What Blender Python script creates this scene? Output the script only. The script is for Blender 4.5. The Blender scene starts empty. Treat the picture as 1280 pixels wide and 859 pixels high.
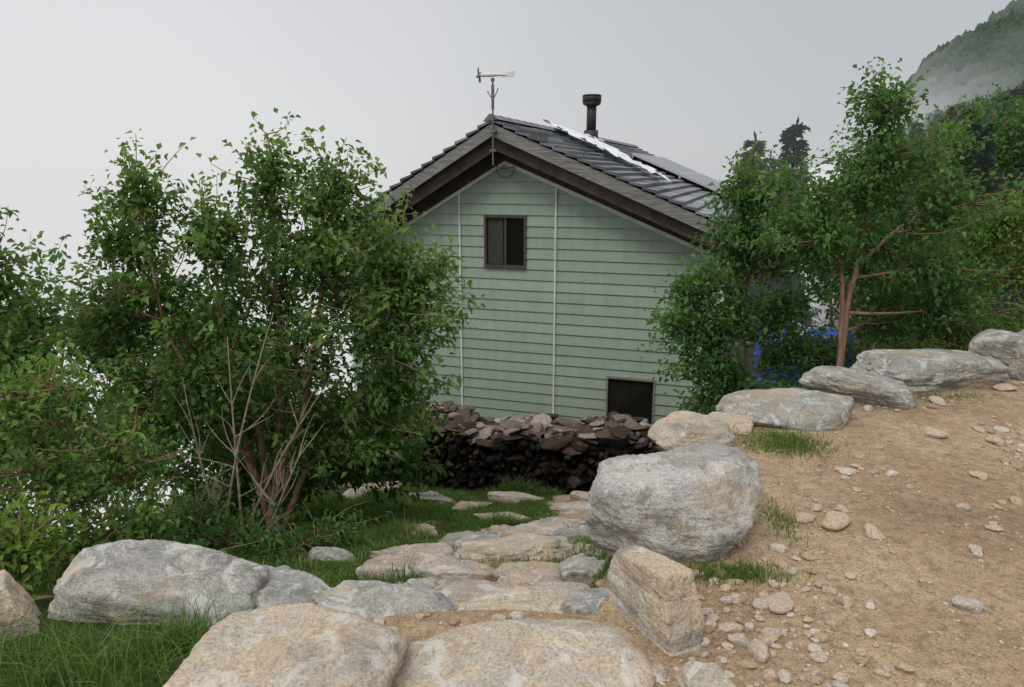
import bpy, bmesh, math, random
import numpy as np
from mathutils import Vector
rng=np.random.default_rng(7)
sc=bpy.context.scene
sc.view_settings.view_transform='Standard'; sc.view_settings.look='None'; sc.view_settings.exposure=0
# ---------------------------------------------------------------- noise
def _h(i,j,k,s):
    n=(i.astype(np.int64)*374761393+j.astype(np.int64)*668265263+k.astype(np.int64)*1274126177+s*982451653)&0xffffffff
    n=((n^(n>>13))*1274126177)&0xffffffff
    n=n^(n>>16)
    return (n&0xffffff)/float(0xffffff)
def vn(p,s=0):
    p=np.asarray(p,float); f=np.floor(p); t=p-f; t=t*t*(3-2*t); f=f.astype(np.int64)
    i,j,k=f[:,0],f[:,1],f[:,2]; a,b,c=t[:,0],t[:,1],t[:,2]
    r=0
    for dx in (0,1):
        for dy in (0,1):
            for dz in (0,1):
                w=(a if dx else 1-a)*(b if dy else 1-b)*(c if dz else 1-c)
                r=r+w*_h(i+dx,j+dy,k+dz,s)
    return r*2-1
def fbm(p,o=4,s=0):
    p=np.asarray(p,float); r=0; a=1.; t=0
    for q in range(o):
        r=r+a*vn(p*(2.03**q)+q*17.3,s+q); t+=a; a*=.5
    return r/t
def ss(a,b,x):
    t=np.clip((x-a)/(b-a),0,1); return t*t*(3-2*t)
# ---------------------------------------------------------------- mesh helpers
def mk(name,V,F,mats=None,parent=None,rnd=None,smooth=False,attr=None):
    me=bpy.data.meshes.new(name)
    V=np.asarray(V,np.float32)
    if not isinstance(F,(list,tuple)): F=[F]
    F=[np.asarray(f,np.int32) for f in F if len(f)]
    loops=np.concatenate([f.ravel() for f in F]); tot=np.concatenate([np.full(len(f),f.shape[1],np.int32) for f in F])
    start=np.concatenate([[0],np.cumsum(tot)[:-1]]).astype(np.int32)
    me.vertices.add(len(V)); me.vertices.foreach_set('co',V.ravel())
    me.loops.add(len(loops)); me.loops.foreach_set('vertex_index',loops)
    me.polygons.add(len(tot)); me.polygons.foreach_set('loop_start',start); me.polygons.foreach_set('loop_total',tot)
    me.polygons.foreach_set('use_smooth',np.full(len(tot),bool(smooth)))
    me.update(calc_edges=True)
    if rnd is not None:
        a=me.attributes.new('rnd','FLOAT','FACE'); a.data.foreach_set('value',np.asarray(rnd,np.float32))
    if attr:
        for k,v in attr.items():
            a=me.attributes.new(k,'FLOAT','POINT'); a.data.foreach_set('value',np.asarray(v,np.float32))
    for m in (mats or []): me.materials.append(m)
    ob=bpy.data.objects.new(name,me); sc.collection.objects.link(ob)
    if parent: ob.parent=parent
    return ob
def empty(name,loc=(0,0,0),rz=0):
    e=bpy.data.objects.new(name,None); e.location=loc; e.rotation_euler=(0,0,rz); e.empty_display_size=.2
    sc.collection.objects.link(e); return e
class MB:
    def __init__(s): s.V=[];s.T=[];s.Q=[];s.n=0;s.rt=[];s.rq=[]
    def add(s,V,T=None,Q=None,r=0.):
        V=np.asarray(V,float)
        if T is not None and len(T): T=np.asarray(T); s.T.append(T+s.n); s.rt.append(np.full(len(T),r))
        if Q is not None and len(Q): Q=np.asarray(Q); s.Q.append(Q+s.n); s.rq.append(np.full(len(Q),r))
        s.V.append(V); s.n+=len(V)
    def box(s,a,b,r=0.):
        x0,y0,z0=a;x1,y1,z1=b
        s.add([(x0,y0,z0),(x1,y0,z0),(x1,y1,z0),(x0,y1,z0),(x0,y0,z1),(x1,y0,z1),(x1,y1,z1),(x0,y1,z1)],
          Q=[(0,3,2,1),(4,5,6,7),(0,1,5,4),(1,2,6,5),(2,3,7,6),(3,0,4,7)],r=r)
    def hexa(s,P,r=0.):
        s.add(P,Q=[(0,3,2,1),(4,5,6,7),(0,1,5,4),(1,2,6,5),(2,3,7,6),(3,0,4,7)],r=r)
    def tube(s,P,R,n=6,r=0.,cap=True):
        P=np.asarray(P,float); m=len(P); R=np.broadcast_to(np.asarray(R,float),(m,))
        T=np.gradient(P,axis=0); T/=np.linalg.norm(T,axis=1)[:,None]+1e-9
        up=np.array([.31,.17,.93]) if abs(T[:,2]).mean()<.8 else np.array([1,.1,.05])
        A=np.cross(T,up); A/=np.linalg.norm(A,axis=1)[:,None]+1e-9; B=np.cross(T,A)
        th=np.arange(n)/n*2*np.pi
        V=P[:,None,:]+R[:,None,None]*(np.cos(th)[None,:,None]*A[:,None,:]+np.sin(th)[None,:,None]*B[:,None,:])
        Q=[]
        for i in range(m-1):
            for j in range(n):
                k=(j+1)%n; Q.append((i*n+j,i*n+k,(i+1)*n+k,(i+1)*n+j))
        V=V.reshape(-1,3); T3=[]
        if cap:
            V=np.vstack([V,P[0],P[-1]]); a=m*n
            for j in range(n):
                k=(j+1)%n; T3.append((k,j,a)); T3.append(((m-1)*n+j,(m-1)*n+k,a+1))
        s.add(V,T=T3,Q=Q,r=r)
    def make(s,name,mat,parent=None,smooth=False):
        F=[];R=[]
        if s.T: F.append(np.vstack(s.T)); R.append(np.concatenate(s.rt))
        if s.Q: F.append(np.vstack(s.Q)); R.append(np.concatenate(s.rq))
        return mk(name,np.vstack(s.V),F,[mat],parent,np.concatenate(R),smooth)
# ---------------------------------------------------------------- material helpers
FOG=(.72,.73,.75)  # emission colour for haze painted into materials
def newmat(name):
    m=bpy.data.materials.new(name); m.use_nodes=True; nt=m.node_tree; nt.nodes.clear()
    try: m.cycles.emission_sampling='NONE'
    except Exception: pass
    o=nt.nodes.new('ShaderNodeOutputMaterial'); return m,nt,o
class N:
    def __init__(s,nt): s.nt=nt
    def n(s,t,**k):
        x=s.nt.nodes.new(t)
        for a,b in k.items(): setattr(x,a,b)
        return x
    def l(s,a,b): s.nt.links.new(a,b)
    def noise(s,vec,scale,det=4,rough=.55,dist=0):
        x=s.n('ShaderNodeTexNoise'); x.inputs['Scale'].default_value=scale; x.inputs['Detail'].default_value=det; x.inputs['Roughness'].default_value=rough; x.inputs['Distortion'].default_value=dist
        if vec is not None: s.l(vec,x.inputs['Vector'])
        return x.outputs['Fac']
    def ramp(s,fac,stops,interp='LINEAR'):
        x=s.n('ShaderNodeValToRGB'); cr=x.color_ramp; cr.interpolation=interp
        while len(cr.elements)<len(stops): cr.elements.new(.5)
        for e,(p,c) in zip(cr.elements,stops):
            e.position=p; e.color=(c,c,c,1) if isinstance(c,(int,float)) else (*c,1)
        s.l(fac,x.inputs['Fac']); return x.outputs['Color']
    def mix(s,fac,a,b,mode='MIX'):
        x=s.n('ShaderNodeMix',data_type='RGBA',blend_type=mode)
        for v,i in ((fac,0),(a,6),(b,7)):
            if isinstance(v,(int,float)): x.inputs[i].default_value=v
            elif isinstance(v,tuple): x.inputs[i].default_value=(*v,1)
            else: s.l(v,x.inputs[i])
        return x.outputs[2]
    def math(s,op,a,b=0.,clamp=False):
        x=s.n('ShaderNodeMath',operation=op,use_clamp=clamp)
        for v,i in ((a,0),(b,1)):
            if isinstance(v,(int,float)): x.inputs[i].default_value=v
            else: s.l(v,x.inputs[i])
        return x.outputs[0]
    def bump(s,h,strength=.4,dist=.02,nrm=None):
        x=s.n('ShaderNodeBump'); x.inputs['Strength'].default_value=strength; x.inputs['Distance'].default_value=dist
        s.l(h,x.inputs['Height'])
        if nrm is not None: s.l(nrm,x.inputs['Normal'])
        return x.outputs['Normal']
    def pbr(s,col,rough=.8,nrm=None,spec=.3,metal=0):
        x=s.n('ShaderNodeBsdfPrincipled')
        if isinstance(col,tuple): x.inputs['Base Color'].default_value=(*col,1)
        else: s.l(col,x.inputs['Base Color'])
        if isinstance(rough,(int,float)): x.inputs['Roughness'].default_value=rough
        else: s.l(rough,x.inputs['Roughness'])
        x.inputs['Specular IOR Level'].default_value=spec; x.inputs['Metallic'].default_value=metal
        if nrm is not None: s.l(nrm,x.inputs['Normal'])
        return x.outputs[0]
    def haze(s,sh,start,scale,mx=1.,col=FOG):  # paints distance haze onto the surface: emission mixed in, no real volume
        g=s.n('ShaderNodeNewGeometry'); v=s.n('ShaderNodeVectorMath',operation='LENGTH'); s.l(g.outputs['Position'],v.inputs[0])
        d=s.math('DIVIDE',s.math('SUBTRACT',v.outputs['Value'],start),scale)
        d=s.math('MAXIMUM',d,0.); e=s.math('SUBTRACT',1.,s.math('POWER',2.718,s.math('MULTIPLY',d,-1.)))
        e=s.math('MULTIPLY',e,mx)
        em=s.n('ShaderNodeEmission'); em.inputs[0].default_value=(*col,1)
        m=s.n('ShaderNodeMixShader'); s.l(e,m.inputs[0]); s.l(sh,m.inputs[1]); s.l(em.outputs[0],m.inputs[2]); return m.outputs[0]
    def obj(s):
        return s.n('ShaderNodeTexCoord').outputs['Object']
    def rnd(s,name='rnd'):
        return s.n('ShaderNodeAttribute',attribute_name=name).outputs['Fac']
def rock_mat(name,cool,warm,bias=.5,lichen=.5,dark=(.13,.118,.10)):
    m,nt,o=newmat(name); k=N(nt); v=k.obj()
    info=k.n('ShaderNodeObjectInfo').outputs['Random']
    mp=k.n('ShaderNodeVectorMath',operation='ADD'); k.l(v,mp.inputs[0])
    cx=k.n('ShaderNodeCombineXYZ'); q=k.math('MULTIPLY',info,50.); k.l(q,cx.inputs[0]); k.l(q,cx.inputs[1]); k.l(cx.outputs[0],mp.inputs[1]); v=mp.outputs[0]
    big=k.noise(v,4.2,4,.65,.8)
    c=k.mix(k.ramp(big,[(bias-.10,0.),(bias+.12,1.)]),cool,warm)
    fine=k.noise(v,85,2,.7)
    c=k.mix(.6,c,k.ramp(fine,[(.32,.45),(.5,.98),(.7,1.35)]),'MULTIPLY')
    med=k.noise(v,8,5,.78,.4)
    c=k.mix(k.ramp(med,[(.52,0.),(.60,lichen)]),c,dark)
    pale=k.noise(v,5.,4,.74,1.2)
    c=k.mix(k.ramp(pale,[(.54,0.),(.60,.6)]),c,(.54,.525,.48))
    # rust-coloured weathering
    c=k.mix(k.ramp(k.noise(v,2.7,3,.6),[(.54,0.),(.66,.5)]),c,(.40,.29,.175))
    # straight joints : thin dark lines where a stretched, barely perturbed coordinate crosses steps
    mpp=k.n('ShaderNodeMapping'); mpp.inputs['Scale'].default_value=(.5,.7,7.); mpp.inputs['Rotation'].default_value=(.35,.5,.2); k.l(v,mpp.inputs[0])
    ln=k.noise(mpp.outputs[0],1.3,4,.6,.15)
    joint=k.ramp(ln,[(.36,0.),(.40,1.)])
    c=k.mix(k.math('MULTIPLY',k.math('SUBTRACT',1.,joint),.35),c,(.10,.085,.07))
    h=k.math('ADD',k.math('MULTIPLY',fine,.15),k.math('MULTIPLY',med,1.2)); h=k.math('ADD',h,k.math('MULTIPLY',ln,1.6))
    k.l(k.pbr(c,.9,k.bump(h,.9,.025),.2),o.inputs[0]); return m
M_grey=rock_mat('granite_grey',(.25,.245,.225),(.34,.325,.29),.5,.55)
M_pale=rock_mat('granite_pale',(.36,.35,.33),(.44,.42,.38),.5,.5)
M_tan=rock_mat('granite_tan',(.37,.335,.285),(.46,.365,.255),.5,.3)
M_pink=rock_mat('granite_pink',(.33,.29,.25),(.42,.33,.26),.5,.4)
def rndrock_mat(name,stops,bs=.6,scale=25):
    m,nt,o=newmat(name); k=N(nt); v=k.obj()
    c=k.ramp(k.rnd(),stops)
    f=k.noise(v,scale*2.4,3,.7); c=k.mix(.7,c,k.ramp(f,[(.3,.4),(.5,.95),(.7,1.35)]),'MULTIPLY')
    k.l(k.pbr(c,.92,k.bump(k.noise(v,scale,3,.7),bs,.02),.15),o.inputs[0]); return m
M_gravel=rndrock_mat('gravel_stone',[(0.,(.26,.18,.12)),(.3,(.37,.275,.18)),(.6,(.44,.34,.245)),(.8,(.37,.32,.27)),(1.,(.51,.45,.38))],.4,40)
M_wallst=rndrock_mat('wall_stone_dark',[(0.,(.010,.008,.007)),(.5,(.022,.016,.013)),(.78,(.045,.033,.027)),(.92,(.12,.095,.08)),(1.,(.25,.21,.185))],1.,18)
M_wallcap=rndrock_mat('wall_cap_stone',[(0.,(.025,.018,.014)),(.35,(.065,.045,.035)),(.62,(.14,.105,.088)),(.85,(.25,.21,.185)),(1.,(.40,.36,.33))],1.,14)
def simple(name,col,rough=.7,spec=.3,metal=0,var=.3,scale=8,bs=.1,stretch=None,bumpscale=30):
    m,nt,o=newmat(name); k=N(nt); v=k.obj()
    if stretch:
        mp=k.n('ShaderNodeMapping'); mp.inputs['Scale'].default_value=stretch; k.l(v,mp.inputs[0]); v=mp.outputs[0]
    f=k.noise(v,scale,4,.65)
    c=k.mix(1.,col,k.ramp(f,[(.3,1-var),(.7,1+var*.7)]),'MULTIPLY')
    k.l(k.pbr(c,rough,k.bump(k.noise(v,bumpscale,2),bs,.01),spec,metal),o.inputs[0]); return m
def leaf_mat(name,stops,trans=.35,haze=None,spec=.3):
    m,nt,o=newmat(name); k=N(nt)
    c=k.ramp(k.rnd(),stops)
    p=k.pbr(c,.5,None,spec)
    t=k.n('ShaderNodeBsdfTranslucent'); k.l(k.mix(1.,c,(1.6,1.6,.8),'MULTIPLY'),t.inputs[0])
    mx=k.n('ShaderNodeMixShader'); mx.inputs[0].default_value=trans; k.l(p,mx.inputs[1]); k.l(t.outputs[0],mx.inputs[2]); s=mx.outputs[0]
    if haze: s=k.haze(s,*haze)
    k.l(s,o.inputs[0]); return m
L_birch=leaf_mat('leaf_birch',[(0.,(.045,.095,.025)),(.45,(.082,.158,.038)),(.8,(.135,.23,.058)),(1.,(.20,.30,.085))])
L_right=leaf_mat('leaf_broad',[(0.,(.038,.09,.026)),(.5,(.072,.16,.042)),(1.,(.125,.23,.062))])
L_yel=leaf_mat('leaf_yellowgreen',[(0.,(.06,.115,.022)),(.5,(.115,.195,.036)),(1.,(.19,.28,.055))])
L_fir=leaf_mat('fir_needles',[(0.,(.010,.028,.014)),(.6,(.024,.06,.028)),(1.,(.055,.10,.04))],.15,(9,140,.8),.08)  # faint distance haze painted into the needles
L_forest=leaf_mat('forest_leaf',[(0.,(.018,.05,.018)),(.5,(.045,.11,.03)),(1.,(.10,.18,.045))],.2,(16,150,.9,(.56,.575,.59)),.1)  # leaf colour plus painted distance haze
L_grass=leaf_mat('grass_blade',[(0.,(.05,.095,.02)),(.5,(.085,.16,.03)),(.85,(.14,.22,.05)),(1.,(.26,.25,.10))],.3)
M_bark=simple('bark_birch',(.27,.165,.115),.85,.2,0,.5,14,.6,(1,1,.4))
M_bark2=simple('bark_dark',(.10,.065,.045),.85,.2,0,.5,14,.6)
M_dead=simple('dead_wood',(.34,.28,.21),.85,.2,0,.4,20,.3)
# ---------------------------------------------------------------- terrain
EX=[-400,-30,-6,-1.8,-.6,.30,.50,.72,1.05,1.8,2.5,3.3,4.2,8,30,400]
EY=[2.6,2.6,2.6,2.45,2.45,2.4,2.75,3.5,4.2,4.85,5.25,5.65,5.95,7.2,12,60]
PX=[-60,2,2.6,3.35,4.64,7.05,9,12,16,30,300,600]
PZ=[-.05,-.05,-.25,-.5,-1.0,-1.9,-2.48,-2.85,-3.3,-8,-120,-240]
def H(x,y,detail=True):
    x=np.asarray(x,float);y=np.asarray(y,float)
    ye=np.interp(x,EX,EY); sl=(np.interp(x+.1,EX,EY)-np.interp(x-.1,EX,EY))/.2
    d=(y-ye)/np.sqrt(1+sl*sl)
    low=np.interp(y,PX,PZ)
    low=low-.55*np.maximum(0,-x-3.4)*ss(2.4,4.5,y)
    rt=-.35-.13*(y-6)+.36*np.maximum(0,x-6)
    t=ss(1.6,4.6,x-(y-5)*.33)
    low=low*(1-t)+rt*t
    low=np.where(y<2.2,np.minimum(low,0),low)
    w=ss(-.05,.42,d)
    ter=.0+.02*np.maximum(0,y-3)
    z=ter*(1-w)+low*w
    if detail:
        p=np.stack([x,y,x*0],-1).reshape(-1,3)
        nz=(fbm(p*1.1,4,3)*.07+fbm(p*5,3,9)*.022).reshape(x.shape)
        z=z+nz*(.5+.9*w)
    return z
def Hs(x,y): return float(H(np.array([x]),np.array([y]))[0])
xs=np.concatenate([np.linspace(-400,-13,20),np.linspace(-12,-4.2,36),np.linspace(-4,5.6,300),np.linspace(5.8,14,42),np.linspace(15,400,36)])
ys=np.concatenate([np.linspace(-60,-1.2,12),np.linspace(-1,1.5,14),np.linspace(1.52,7,230),np.linspace(7.06,16,110),np.linspace(16.5,60,40),np.linspace(65,500,24)])
X,Y=np.meshgrid(xs,ys); Z=H(X,Y)
nx,ny=len(xs),len(ys)
idx=np.arange(nx*ny).reshape(ny,nx)
Q=np.stack([idx[:-1,:-1],idx[:-1,1:],idx[1:,1:],idx[1:,:-1]],-1).reshape(-1,4)
P=np.stack([X,Y,Z],-1).reshape(-1,3)
def grassmask(x,y):
    ye=np.interp(x,EX,EY); d=y-ye
    p=np.stack([x,y,x*0],-1).reshape(-1,3)
    n=fbm(p*1.3,4,21).reshape(x.shape)
    pc=np.interp(y,[2.4,3.3,4.6,6,8,9],[0.05,-.05,-.1,.45,.9,1.1]); pw=np.interp(y,[2.4,4,6,9],[.85,.62,.40,.38])
    path=1-ss(pw*.7,pw*1.35,np.abs(x-pc)+n*.4)
    g=ss(.25,.8,d)*(1-path)
    g=np.maximum(g,ss(-.75,-1.0,x)*ss(1.2,1.6,y)*ss(4.,3.,y))
    g=g*ss(-.55,-.15,n+.08)
    return g
G=grassmask(X,Y).ravel()
m,nt,o=newmat('dirt_ground'); k=N(nt); v=k.obj()
a=k.noise(v,1.1,4,.65,.3); c=k.ramp(a,[(.3,(.27,.185,.115)),(.5,(.355,.255,.158)),(.7,(.44,.33,.215))])
c=k.mix(.9,c,k.ramp(k.noise(v,18,5,.75),[(.3,.55),(.5,1.),(.72,1.35)]),'MULTIPLY')
c=k.mix(.65,c,k.ramp(k.noise(v,130,2,.7),[(.3,.5),(.5,1.),(.7,1.45)]),'MULTIPLY')
vo=k.n('ShaderNodeTexVoronoi'); vo.inputs['Scale'].default_value=60; k.l(v,vo.inputs['Vector'])
peb=k.ramp(vo.outputs['Distance'],[(.2,1.),(.34,0.)])
sel=k.n('ShaderNodeSeparateColor'); k.l(vo.outputs['Color'],sel.inputs[0])
peb=k.math('MULTIPLY',peb,k.ramp(sel.outputs[0],[(.55,0.),(.62,1.)]))
c=k.mix(k.math('MULTIPLY',peb,.65),c,k.ramp(sel.outputs[1],[(0.,(.26,.2,.15)),(1.,(.48,.42,.35))]))
gm=k.rnd('grass')
soil=k.ramp(k.noise(v,9,4,.7),[(.35,(.03,.045,.013)),(.55,(.055,.08,.02)),(.7,(.12,.09,.05))])
gf=k.ramp(k.math('ADD',gm,k.math('MULTIPLY',k.math('SUBTRACT',k.noise(v,14,3,.7),.5),.8)),[(.35,0.),(.6,1.)])
c=k.mix(gf,c,soil)
h=k.math('ADD',k.noise(v,20,5,.8),k.math('MULTIPLY',peb,.4))
s=k.pbr(c,.95,k.bump(h,.9,.03),.12)
k.l(k.haze(s,15,14),o.inputs[0])  # far ground fades into fog painted as emission
mk('ground',P,Q,[m],smooth=True,attr={'grass':G})
# ---------------------------------------------------------------- rocks
_ico={}
def ico(sub):
    if sub not in _ico:
        bm=bmesh.new(); bmesh.ops.create_icosphere(bm,subdivisions=sub,radius=1)
        V=np.array([v.co[:] for v in bm.verts]); F=np.array([[v.index for v in f.verts] for f in bm.faces]); bm.free(); _ico[sub]=(V,F)
    return _ico[sub]
def rockV(seed,sub,dims,cuts=12,rough=.08,flat=None,k=26,lo=.6,hi=.95,box=False,bd=.58):
    V,F=ico(sub); r=np.random.default_rng(seed)
    pl=r.normal(size=(cuts,3)); pl/=np.linalg.norm(pl,axis=1)[:,None]; dd=r.uniform(lo,hi,cuts)
    if flat: pl=np.vstack([pl,[r.normal()*.08,r.normal()*.08,1]]); dd=np.append(dd,flat)
    if box:
        bx=np.array([(1,0,0),(-1,0,0),(0,1,0),(0,-1,0),(0,0,1),(0,0,-1)],float)+r.normal(size=(6,3))*.1; bx/=np.linalg.norm(bx,axis=1)[:,None]
        pl=np.vstack([pl,bx]); dd=np.concatenate([np.maximum(dd,bd+.22),np.full(6,bd)])
    dot=np.maximum(V@pl.T,1e-3)
    rr=np.minimum(dd[None,:]/dot,50); rad=(1+(rr**-k).sum(1))**(-1./k)
    if rough>0:
        rad=rad+rough*fbm(V*1.7+seed*3.1,3,seed)+rough*.5*fbm(V*5+seed,3,seed+5)
        if sub>=5:
            e=fbm(V*np.array([2.2,2.2,5.])+seed,3,seed+8); rad=rad+rough*.7*(np.round(e*5)/5-e)+rough*.2*fbm(V*16+seed,3,seed+8)
    W_=V*rad[:,None]; mn,mx=W_.min(0),W_.max(0); W_=(W_-(mn+mx)/2)/(mx-mn)
    return W_*np.asarray(dims),F
_pv={}
def pebV(sub,seed,dims):
    key=(sub,seed%28)
    if key not in _pv: _pv[key]=rockV(seed%28+900,sub,(1,1,1),cuts=8,rough=0 if sub<3 else .05,k=30,lo=.5)
    V,F=_pv[key]; return V*np.asarray(dims),F
def rotz(V,a):
    c,s=math.cos(a),math.sin(a); return V@np.array([[c,s,0],[-s,c,0],[0,0,1]])
def rotx(V,a):
    c,s=math.cos(a),math.sin(a); return V@np.array([[1,0,0],[0,c,s],[0,-s,c]])
def roty(V,a):
    c,s=math.cos(a),math.sin(a); return V@np.array([[c,0,-s],[0,1,0],[s,0,c]])
def boulder(name,loc,dims,rz=0,rx=0,ry=0,seed=1,mat=None,sub=6,**kw):
    V,F=rockV(seed,sub,dims,**kw); V=rotz(roty(rotx(V,rx),ry),rz)
    ob=mk(name,V,F,[mat or M_grey],smooth=True); ob.location=loc; return ob
B='boulder'
boulder(B,(.76,3.14,.08),(.86,.66,.54),rz=.22,ry=-.12,seed=11,mat=M_pale,cuts=14,rough=.09,flat=.62,lo=.55)
boulder(B,(1.05,4.08,.06),(.48,.42,.30),rz=.4,seed=23,mat=M_tan,flat=.6)
boulder(B,(1.80,4.62,.05),(.90,.52,.27),rz=.1,seed=36,mat=M_grey,flat=.5)
boulder(B,(1.42,4.5,.0),(.4,.35,.2),rz=.6,seed=37,mat=M_tan,flat=.6)
boulder(B,(2.48,5.05,.08),(.84,.55,.25),rz=-.1,ry=.12,seed=45,mat=M_grey,flat=.5,rough=.1)
boulder(B,(3.12,5.42,.13),(1.10,.6,.29),rz=.1,seed=58,mat=M_grey,flat=.5,rough=.1,box=True,bd=.7)
boulder(B,(3.92,5.65,.19),(.48,.5,.42),rz=.5,seed=69,mat=M_grey,box=True,bd=.66)
boulder(B,(4.5,6.0,.2),(.8,.6,.45),rz=.3,seed=67,mat=M_grey)
boulder(B,(-.74,2.12,-.09),(.78,.56,.48),rz=-.06,ry=.02,seed=75,mat=M_tan,rough=.09,flat=.6,box=True,bd=.66)
boulder(B,(-1.33,2.60,-.06),(.80,.46,.40),rz=-.10,ry=.14,seed=83,mat=M_grey,rough=.09,flat=.7,box=True,bd=.7)
boulder(B,(-.92,2.66,-.13),(.66,.42,.26),rz=-.1,ry=.14,seed=89,mat=M_grey,rough=.1,flat=.6)
boulder(B,(-.50,2.56,-.13),(.62,.46,.26),rz=-.2,ry=.06,seed=95,mat=M_grey,rough=.1,flat=.55)
boulder(B,(-1.84,2.38,.01),(.22,.26,.34),rz=.5,ry=-.3,seed=101,mat=M_tan,box=True,bd=.64)
boulder(B,(-2.15,2.55,-.05),(.4,.3,.3),rz=.2,seed=102,mat=M_tan)
boulder(B,(.52,2.42,.07),(.18,.38,.36),rz=.42,rx=-.30,ry=.06,seed=113,mat=M_tan,rough=.045,box=True,cuts=8)
boulder(B,(.02,2.18,-.08),(.92,.46,.25),rz=.10,ry=-.04,seed=128,mat=M_tan,flat=.45,rough=.1,box=True,bd=.72)
boulder(B,(-.16,1.96,-.12),(.7,.4,.26),rz=-.15,seed=124,mat=M_pale,flat=.5,rough=.1)
boulder(B,(.36,1.98,-.10),(.56,.36,.22),rz=-.1,seed=127,mat=M_tan,flat=.5)
boulder(B,(.62,2.0,-.04),(.17,.28,.18),rz=.3,seed=131,mat=M_tan,box=True,cuts=6)
boulder(B,(.48,2.12,-.03),(.12,.14,.09),rz=.9,seed=132,mat=M_pink)
boulder(B,(-.28,1.76,-.14),(.6,.3,.24),rz=.3,seed=137,mat=M_tan,flat=.5)
boulder(B,(.33,2.58,-.10),(.3,.24,.2),rz=.5,seed=141,mat=M_grey,flat=.6)
boulder(B,(-.36,2.32,-.12),(.34,.26,.2),rz=.7,seed=143,mat=M_tan,flat=.6)
slab=[(.02,2.62,.66,.36,.16,M_tan),(.30,2.80,.46,.30,.14,M_tan),(-.22,2.86,.42,.30,.16,M_pink),(-.1,3.15,.90,.40,.22,M_pink),(.32,3.2,.5,.34,.18,M_tan),(-.48,3.28,.4,.26,.18,M_grey),(-.45,3.85,.90,.42,.26,M_pink),(.12,3.78,.62,.4,.22,M_pink),
 (.45,3.8,.4,.4,.3,M_grey),(-.66,4.4,.62,.36,.22,M_pink),(-.05,4.45,.95,.42,.22,M_tan),(.5,4.6,.5,.34,.22,M_tan),(-.3,5.1,.55,.3,.2,M_grey),(.2,5.5,.7,.34,.18,M_pink),(.4,6.3,.6,.34,.2,M_grey),
 (-.85,5.9,.4,.3,.2,M_pink),(-1.2,4.5,.36,.22,.16,M_grey),(.85,6.6,.5,.35,.28,M_grey),(-.1,7.0,.6,.3,.18,M_tan),(.7,7.4,.6,.34,.2,M_tan),(-.45,7.6,.5,.26,.16,M_tan),(-.95,8.0,.7,.3,.2,M_grey),(-1.7,8.3,.8,.4,.3,M_tan),(.45,5.1,.36,.3,.26,M_grey),(-1.3,3.4,.4,.3,.22,M_grey),
 (.05,8.1,.7,.34,.18,M_tan),(1.0,7.9,.7,.4,.25,M_pink)]
rr_=random.Random(4)
for i in range(14):
    y=rr_.uniform(2.9,7.5); pc=np.interp(y,[2.4,3.3,4.6,6,8,9],[0.05,-.05,-.1,.45,.9,1.1]); slab.append((float(pc)+rr_.uniform(-.75,.6),y,rr_.uniform(.15,.35),rr_.uniform(.12,.25),rr_.uniform(.1,.16),rr_.choice([M_pink,M_grey,M_tan])))
for i,(x,y,a_,b_,c_,mt) in enumerate(slab):
    boulder('stone_slab',(x,y,Hs(x,y)-c_*.04),(a_,b_,c_),rz=random.Random(i).uniform(-.4,.4),rx=-.14,ry=random.Random(i+99).uniform(-.12,.12),seed=200+i*7,mat=mt,sub=5,flat=.42,rough=.13,lo=.42)
# gravel
mb=MB()
def scatter(n,xr,yr,smin,smax,pw,sub=1,cond=None):
    c=0
    for i in range(n*6):
        if c>=n: break
        x=rng.uniform(*xr); y=rng.uniform(*yr)
        if cond and not cond(x,y): continue
        s=smin+(smax-smin)*rng.random()**pw
        V,F=pebV(sub,int(rng.integers(1e6)),(s*rng.uniform(.8,1.5),s*rng.uniform(.7,1.1),s*rng.uniform(.35,.75)))
        V=rotz(V,rng.uniform(0,6.28))+np.array([x,y,Hs(x,y)+s*.10]); mb.add(V,T=F,r=rng.random()); c+=1
onT=lambda x,y: y<np.interp(x,EX,EY)-.05 and x>.35
cl=lambda x,y: onT(x,y) and vn(np.array([[x*1.6,y*1.6,0]]),5)[0]>-.15+.5*rng.random()
scatter(3200,(.4,5.),(1.7,5.8),.005,.024,2.4,1,onT)
scatter(1100,(.5,4.5),(1.8,5.6),.012,.05,2.6,2,cl)
scatter(190,(.6,4.),(1.9,5.4),.03,.085,2.,2,cl)
scatter(160,(.6,1.4),(2.2,3.0),.01,.06,2.,2,onT)
scatter(400,(-1.,.7),(2.1,7),.01,.07,2.,2,lambda x,y: grassmask(np.array([x]),np.array([y]))[0]<.4)
for (x,y,s) in [(1.02,2.52,.10),(1.5,3.15,.12),(1.62,3.05,.09),(1.38,3.2,.08),(1.72,2.5,.08),(2.6,4.3,.11),(2.9,4.2,.09),(2.95,4.9,.10),(2.2,3.1,.05),(2.0,2.9,.06),(.8,2.3,.06),(.93,2.35,.05),(2.5,3.7,.07),(3.6,5.2,.11),(1.47,3.3,.05),(1.58,3.28,.06)]:
    V,F=rockV(int(x*991+y*77),3,(s*1.4,s,s*.55),cuts=12,rough=.05,k=30,lo=.5); V=rotz(V,x*7)+np.array([x,y,Hs(x,y)+s*.12]); mb.add(V,T=F,r=.55+.4*rng.random())
mb.make('gravel',M_gravel)
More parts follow.
